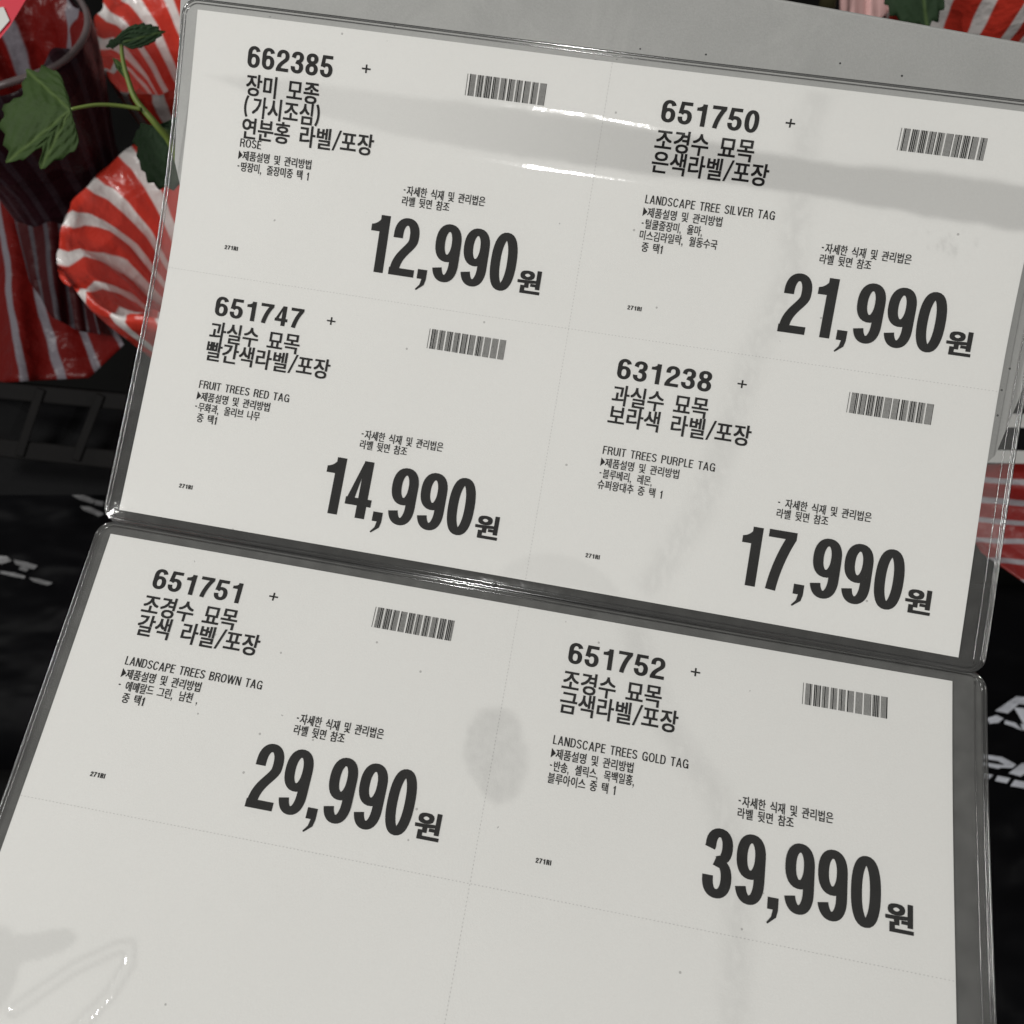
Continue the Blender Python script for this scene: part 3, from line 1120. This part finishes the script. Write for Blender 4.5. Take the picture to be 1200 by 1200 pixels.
make_wrap(at(198, 30, 600), px(88, 600), M['wrap'], 'red and white striped film round a pot, behind the top left corner of the sign', rot=.3, seed=3, squash=.98, tilt=(0.05, .35))
make_wrap(at(198, 264, 560), px(124, 560), M['wrap'], 'largest red and white striped pot film, beside the left edge of the upper sleeve', rot=.1, seed=5, squash=1.0, tilt=(0.0, .2))
dw = make_wrap(at(-22, 40, 520), px(118, 520), M['wrap_shade'], inner=M['wrapd'], label='striped pot film with shade painted in and a pale rim in the top left corner', rot=.6, seed=8, skirt=.22)
c = np.asarray(at(-22, 40, 520)).reshape(3)
R_ = px(118, 520)
v, f = tube([c + R_ * (1.03 + .015 * math.sin(7 * a + 1)) * np.array([math.cos(a), math.sin(a), .03 * math.sin(5 * a) + .01]) for a in np.radians(np.arange(0, 360, 5))], .0021, 8, True)
mesh_obj('pale_rim', v, f, M['rim'], dw)
make_wrap(at(1190, 2, 560), px(78, 560), M['wrap2'], 'grey and white striped pot film above the right end of the metal board', rot=.4, seed=14)
make_wrap(at(1165, -72, 505), px(98, 505), M['wrap'], 'red and white striped pot film at the top right, above the grey striped one', rot=.9, seed=17)


def ribbon(name, tops, bots, nu, nv, mat, fold, label, cat, thick=0.0008, nf=9, level=None):
    """a hanging piece of film between two edges, with folds"""
    tops, bots = np.array(tops, float), np.array(bots, float)
    V, UVc, F = [], [], []
    ts = np.linspace(0, 1, len(tops))
    for i in range(nu):
        s = i / (nu - 1)
        a = np.array([np.interp(s, ts, tops[:, k]) for k in range(3)])
        b = np.array([np.interp(s, ts, bots[:, k]) for k in range(3)])
        for j in range(nv):
            t = j / (nv - 1)
            p = a + (b - a) * t
            d = fold * (math.sin(s * nf + t * 1.5) + .5 * math.sin(s * nf * 2.3 + 1 + t * 2)) * (.4 + .6 * t)
            V.append(at(p[0], p[1], p[2] + d * 1000))
            UVc.append((s, t) if level is None else ((p[1] - level[0] - .06 * p[0]) / level[1], t))
    for i in range(nu - 1):
        for j in range(nv - 1):
            a = i * nv + j
            F.append((a, a + nv, a + nv + 1, a + 1))
    o = mesh_obj(name, np.array(V).reshape(-1, 3), F, mat, None, uv=UVc)
    md = o.modifiers.new('thickness', 'SOLIDIFY')
    md.thickness = thick
    return tag(o, label, cat)


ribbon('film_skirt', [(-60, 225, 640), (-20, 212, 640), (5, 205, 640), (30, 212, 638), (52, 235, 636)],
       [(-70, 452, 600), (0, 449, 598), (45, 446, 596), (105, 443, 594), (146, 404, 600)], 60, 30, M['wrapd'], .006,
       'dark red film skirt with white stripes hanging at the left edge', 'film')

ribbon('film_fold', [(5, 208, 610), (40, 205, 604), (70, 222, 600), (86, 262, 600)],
       [(36, 330, 590), (62, 372, 584), (92, 388, 582), (118, 392, 586)], 40, 24, M['fold_shade'], .005,
       'folded film with shade painted in, lying over the red film skirt at the left edge', 'film')
ribbon('film_skirt', [(1300, 535, 540), (1300, 620, 536), (1310, 760, 540)],
       [(1110, 548, 560), (1112, 590, 552), (1150, 648, 548)], 50, 30, M['wraps'], .003,
       'red film skirt with level white stripes at the right edge beside the upper sleeve', 'film', level=(470, 165))

# red plant tag with a white barcode panel, top left
tg = empty('plant_tag', at(10, 20, 420), 'crimson plant tag with a white panel in the top left corner', 'tag')
q = [(-30, -30), (36, -30), (30, 0), (12, 30), (-4, 50), (-30, 60)]
v = [at(x, y, 430) for x, y in q] + [at(x, y, 431.5) for x, y in q]
v = np.array(v).reshape(-1, 3)
mesh_obj('tag_card', v, [list(range(6)), list(range(11, 5, -1))] + [[i, 6 + i, 6 + (i + 1) % 6, (i + 1) % 6] for i in range(6)], M['tagred'], tg, smooth=False)
q = [(-30, 14), (4, 8), (11, 24), (-6, 44), (-30, 50)]
mesh_obj('white_panel', np.array([at(x, y, 429.2) for x, y in q]).reshape(-1, 3), [list(range(5))], M['carton'], tg, smooth=False)


# leaves
def leaf(outline, base, d, mat, parent, bend=.004, name='leaf', serr=.08, veins=5, dslope=(0, 0), seed=1):
    """outline in photograph pixels round the leaf, base where the stalk joins"""
    O = np.array(outline, float)
    # resample and serrate
    seg = np.hypot(*(np.roll(O, -1, 0) - O).T)
    L = np.concatenate([[0], np.cumsum(seg)])
    m = 200
    t = np.linspace(0, L[-1], m, endpoint=False)
    C = np.concatenate([O, O[:1]])
    X = np.stack([np.interp(t, L, C[:, 0]), np.interp(t, L, C[:, 1])], -1)
    cen = np.array(base, float)
    sz = np.hypot(*(X - cen).T).max()
    sw = np.array([abs((i % 11) / 5.5 - 1) for i in range(m)])
    X = cen + (X - cen) * (1 + serr * (sw - .4))[:, None]
    rings = 14
    V, UVc, F = [at(*cen, d)], [(1.0, 0)], []
    ang = np.arctan2(X[:, 1] - cen[1], X[:, 0] - cen[0])
    rad = np.hypot(*(X - cen).T)
    # veins run to the far points of the outline
    far = [i for i in range(m) if rad[i] > .5 * sz and rad[i] >= max(rad[(i + k) % m] for k in range(-14, 15))]
    for q in range(1, rings + 1):
        f = q / rings
        for i in range(m):
            p = cen + (X[i] - cen) * f
            dv = min([abs(math.atan2(math.sin(ang[i] - ang[j]), math.cos(ang[i] - ang[j]))) for j in far] or [1]) * rad[i] * f
            h = .0005 * min(1, dv / (sz * .12)) + .0006 * math.sin(f * 19 + dv * .3)
            dd = d + bend * 1000 * ((f * rad[i] / sz) ** 2) - h * 1000 + dslope[0] * (p[0] - cen[0]) + dslope[1] * (p[1] - cen[1])
            V.append(at(p[0], p[1], dd))
            UVc.append((max(0, 1 - dv / (sz * .045)), f))
    for i in range(m):
        F.append((0, 1 + i, 1 + (i + 1) % m))
    for q in range(1, rings):
        for i in range(m):
            j = (i + 1) % m
            F.append((1 + (q - 1) * m + i, 1 + q * m + i, 1 + q * m + j, 1 + (q - 1) * m + j))
    o = mesh_obj(name, np.array([np.asarray(x).reshape(3) for x in V]), F, mat, parent, uv=UVc)
    md = o.modifiers.new('thickness', 'SOLIDIFY')
    md.thickness = .0003
    return o


pl = empty('seedling', at(196, 165, 430), 'young green seedling with lobed leaves at the left of the upper sleeve', 'seedling')
D = 420


def stalk(name, pts, r, parent, mat):
    P = np.array([np.asarray(at(x, y, d)).reshape(3) for x, y, d in pts])
    # smooth by Catmull-Rom
    Q = []
    for i in range(len(P) - 1):
        p0, p1, p2, p3 = P[max(i - 1, 0)], P[i], P[i + 1], P[min(i + 2, len(P) - 1)]
        for k in range(6):
            t = k / 6
            Q.append(.5 * ((2 * p1) + (-p0 + p2) * t + (2 * p0 - 5 * p1 + 4 * p2 - p3) * t * t + (-p0 + 3 * p1 - 3 * p2 + p3) * t ** 3))
    Q.append(P[-1])
    n = len(Q)
    v, f = tube(Q, np.linspace(r[0], r[1], n), 8)
    return mesh_obj(name, v, f, mat, parent)


stalk('stem', [(230, 260, 470), (205, 178, 440), (183, 146, 428), (160, 118, 422), (150, 93, 418), (144, 70, 414), (142, 50, 410)], (.0022, .0009), pl, M['stem'])
stalk('petiole', [(165, 128, 422), (140, 124, 418), (112, 123, 412), (83, 128, 406)], (.0011, .0008), pl, M['stem'])
leaf([(83, 128), (80, 112), (72, 92), (65, 82), (56, 80), (49, 77), (44, 84), (31, 82), (28, 97), (25, 113), (14, 118), (5, 122), (6, 132), (1, 140), (3, 155), (8, 172), (9, 188), (17, 189), (28, 187), (40, 178), (50, 171), (48, 184), (46, 200), (57, 192), (68, 188), (78, 181), (86, 178), (92, 166), (89, 150), (85, 140)],
     (82, 129), 406, M['leaf'], pl, .010)
leaf([(146, 54), (138, 49), (132, 57), (125, 55), (128, 48), (136, 44), (145, 36), (155, 30), (168, 28), (182, 31), (193, 38), (186, 44), (178, 50), (165, 55), (154, 57)],
     (143, 50), 410, M['leafd'], pl, .006)
leaf([(184, 147), (172, 148), (163, 143), (164, 150), (158, 156), (156, 165), (160, 172), (162, 188), (168, 200), (174, 212), (184, 219), (200, 221), (225, 215), (250, 180), (240, 140), (205, 138)],
     (190, 150), 440, M['leafd'], pl, .010)
leaf([(152, 96), (145, 90), (136, 80), (132, 68), (138, 70), (145, 76), (151, 86)], (152, 95), 419, M['leaf'], pl, .002, serr=.0)

pr = empty('leafy_plant', at(1075, -30, 470), 'broad dark green leaf showing above the metal board at the top right', 'plant')
leaf([(1046, -60), (1036, -25), (1038, 5), (1048, 20), (1066, 28), (1085, 32), (1098, 24), (1106, 6), (1111, -20), (1105, -60)], (1075, -62), 460, M['leafd'], pr, .01)
stalk('stem', [(975, -60, 480), (972, -10, 478), (965, 30, 500)], (.0045, .005), pr, M['twig'])

pk = ribbon('pink_tissue', [(985, -50, 500), (1000, -52, 494), (1020, -50, 500), (1045, -48, 492)], [(985, 25, 500), (1003, 28, 494), (1022, 30, 500), (1047, 10, 492)], 24, 14, M['pink'], .0022,
            'pale pink tissue between the stem and the dark leaf above the metal board', 'tissue', nf=14)

# ---------------------------------------------------------------- black crate, left
cr = empty('plastic_crate', at(60, 560, 600), 'black plastic crate with square openings under the striped film, left edge', 'crate')
CD = 575


def bar(a, b, w, name, par, mat, d=CD, th=4.0):
    a, b = np.array(a, float), np.array(b, float)
    t = (b - a) / np.linalg.norm(b - a)
    nrm = np.array([-t[1], t[0]]) * w / 2
    q = [a - nrm, a + nrm, b + nrm, b - nrm]
    v = [at(*p, d) for p in q] + [at(*p, d + th) for p in q]
    mb = MB()
    mb.add(np.array(v).reshape(-1, 3), [(0, 1, 2, 3), (7, 6, 5, 4), (0, 4, 5, 1), (1, 5, 6, 2), (2, 6, 7, 3), (3, 7, 4, 0)])
    o = mesh_obj(name, mb.v, mb.f, mat, par, smooth=False)
    md = o.modifiers.new('edge', 'BEVEL')
    md.width = .0012
    md.segments = 2
    return o


M['crate'] = simple('crate_plastic', (0.009, 0.0085, 0.0085), 0.6, 0.3, 60, .4, 60)
bar((-60, 452), (220, 478), 20, 'rail', cr, M['crate'])
bar((-60, 518), (220, 548), 22, 'rail', cr, M['crate'])
for a, b in (((-20, 450), (-45, 530)), ((48, 455), (22, 535)), ((118, 462), (88, 540)), ((188, 470), (158, 545))):
    bar(a, b, 11, 'slat', cr, M['crate'], CD - 1.5)
v = np.array([at(-70, 440, CD + 60), at(260, 470, CD + 60), at(260, 580, CD + 40), at(-70, 580, CD + 40)]).reshape(-1, 3)
mb = MB()
mb.add(np.concatenate([v, v + FWD * .004]), [(0, 1, 2, 3), (7, 6, 5, 4), (0, 4, 5, 1), (1, 5, 6, 2), (2, 6, 7, 3), (3, 7, 4, 0)])
mesh_obj('back_wall', mb.v, mb.f, M['black'], cr, smooth=False)


# ---------------------------------------------------------------- black bags of soil with white print
def make_bag(x0, x1, y0, y1, z, h, label, seed):
    root = empty('soil_bag', ((x0 + x1) / 2, (y0 + y1) / 2, z), label, 'bag', 'black printed soil bags below the sign')
    nx, ny = 90, 90
    X, Y, F = grid(0, 1, 0, 1, 1 / 90)
    e = np.minimum(np.minimum(X, 1 - X), np.minimum(Y, 1 - Y))
    top = z + h * (1 - (1 - np.clip(e / .22, 0, 1)) ** 2.4) ** .5
    wr = fbm(X * 5 + Y * 3, Y * 7 - X * 2, seed) - .5
    wr2 = np.abs(fbm(X * 9 - Y * 6, Y * 11 + X * 5, seed + 9) - .5)
    top = top + (.012 * wr - .010 * wr2) * sstep(0, .15, e)
    P = np.stack([x0 + X * (x1 - x0), y0 + Y * (y1 - y0), top], -1)
    n = len(P)
    bot = P.copy()
    bot[:, 2] = z
    mesh_obj('bag_film', np.concatenate([P, bot]), np.concatenate([F, F[:, ::-1] + n]), M['bagp'], root)

    def height(x, y):
        a, b = (x - x0) / (x1 - x0), (y - y0) / (y1 - y0)
        i, j = np.clip((a * 90).astype(int), 0, 90), np.clip((b * 90).astype(int), 0, 90)
        return top.reshape(91, 91)[i, j]
    return root, height


def on_bag(pxs, zt):
    """meet the bag's top level z with the direction of a photograph pixel"""
    out = []
    for x, y in pxs:
        d = np.asarray(at(x, y, 1000.0)).reshape(3) - CAM
        k = (zt - CAM[2]) / d[2]
        out.append(CAM + d * k)
    return np.array(out)


BZL = FLZ + .10
c1 = on_bag([(-120, 560), (190, 575), (190, 885), (-120, 885)], BZL)
bag1, h1 = make_bag(c1[0][0] - .03, c1[1][0] + .15, c1[2][1], c1[0][1] + .03, BZL - .05, .055, 'black soil bag with worn grey print at the left of the sleeves', 3)
c2 = on_bag([(1090, 700), (1500, 700), (1500, 1300)], BZL)
bag2, h2 = make_bag(c2[0][0] - .06, c2[1][0], c2[2][1], c2[0][1] + .03, BZL - .05, .055, 'black soil bag with large white letters at the right of the sleeves', 6)


def print_poly(poly, hf, par, mat, name='bag_print'):
    """printed shape draped on the bag"""
    P = np.array(poly, float)
    n = len(P)
    cen = P.mean(0)
    pts = []
    for f in (1.0, .66, .33):
        for i in range(n):
            for k in range(4):
                q = P[i] + (P[(i + 1) % n] - P[i]) * k / 4
                pts.append(cen + (q - cen) * f)
    pts.append(cen)
    w = on_bag(pts, BZL)
    for _ in range(6):
        z = hf(w[:, 0], w[:, 1]) + .0022
        w = np.array([CAM + (p - CAM) * (zz - CAM[2]) / (p[2] - CAM[2]) for p, zz in zip(w, z)])
    m = 4 * n
    F = []
    for r in (0, 1):
        for i in range(m):
            j = (i + 1) % m
            F.append((r * m + i, r * m + j, (r + 1) * m + j, (r + 1) * m + i))
    for i in range(m): F.append((2 * m + i, 2 * m + (i + 1) % m, 3 * m))
    return mesh_obj(name, w, F, mat, par)


# right: parts of white capitals running off the picture
for poly in ([(1166, 833), (1191, 816), (1203, 817), (1181, 836)], [(1191, 816), (1232, 821), (1230, 829), (1188, 824)], [(1188, 829), (1200, 830), (1216, 851), (1200, 849)],
             [(1222, 824), (1233, 826), (1222, 838), (1204, 835)],
             [(1156, 842), (1168, 838), (1176, 842), (1170, 847), (1160, 848)], [(1178, 844), (1190, 847), (1198, 856), (1186, 851), (1177, 848)], [(1196, 848), (1212, 851), (1210, 858), (1198, 855)],
             [(1152, 884), (1174, 887), (1172, 892), (1152, 889)], [(1174, 887), (1191, 896), (1181, 898), (1170, 892)], [(1191, 896), (1186, 900), (1160, 899), (1178, 896)], [(1152, 893), (1178, 897), (1170, 901), (1152, 897)],
             [(1182, 906), (1198, 894), (1216, 896), (1196, 910)], [(1214, 896), (1228, 900), (1226, 917), (1210, 912)],
             [(1153, 906), (1164, 908), (1159, 913), (1153, 912)], [(1169, 909), (1184, 912), (1180, 918), (1166, 915)], [(1189, 914), (1206, 917), (1203, 924), (1184, 921)]):
    print_poly(poly, h2, bag2, M['print'])
for poly in ([(68, 558), (73, 557), (80, 570), (74, 570)], [(76, 568), (92, 566), (108, 573), (104, 577), (88, 572), (78, 573)], [(108, 572), (122, 575), (120, 580), (106, 578)],
             [(84, 580), (98, 580), (112, 586), (108, 590), (92, 585)], [(94, 593), (106, 594), (122, 602), (116, 605), (98, 598)], [(112, 586), (122, 588), (120, 593), (110, 591)],
             [(-10, 650), (8, 652), (14, 657), (2, 661), (-10, 658)], [(16, 656), (32, 659), (44, 663), (40, 667), (28, 665), (18, 661)], [(24, 664), (34, 667), (30, 670), (22, 667)],
             [(0, 669), (16, 671), (30, 675), (28, 678), (12, 675), (0, 672)], [(34, 677), (44, 678), (62, 683), (56, 686), (40, 682)]):
    print_poly(poly, h1, bag1, M['printd'])

# white shelf strips glimpsed at the right edge
cs = empty('display_box', at(1230, 540, 560), 'box with white and black bands behind the right edge of the upper sleeve', 'box')
for k, (y0, y1, mm) in enumerate(((484, 500, 'carton'), (500, 527, 'black'), (527, 542, 'carton'), (400, 484, 'black'))):
    q = [(1150, y0), (1320, y0 + 4), (1320, y1 + 4), (1150, y1)]
    v = [at(x, y, 505 + (2 if mm == 'black' else 0)) for x, y in q] + [at(x, y, 545) for x, y in q]
    mb = MB()
    mb.add(np.array(v).reshape(-1, 3), [(0, 1, 2, 3), (7, 6, 5, 4), (0, 4, 5, 1), (1, 5, 6, 2), (2, 6, 7, 3), (3, 7, 4, 0)])
    mesh_obj('white_band' if mm == 'carton' else 'black_band', mb.v, mb.f, M[mm], cs, smooth=False)
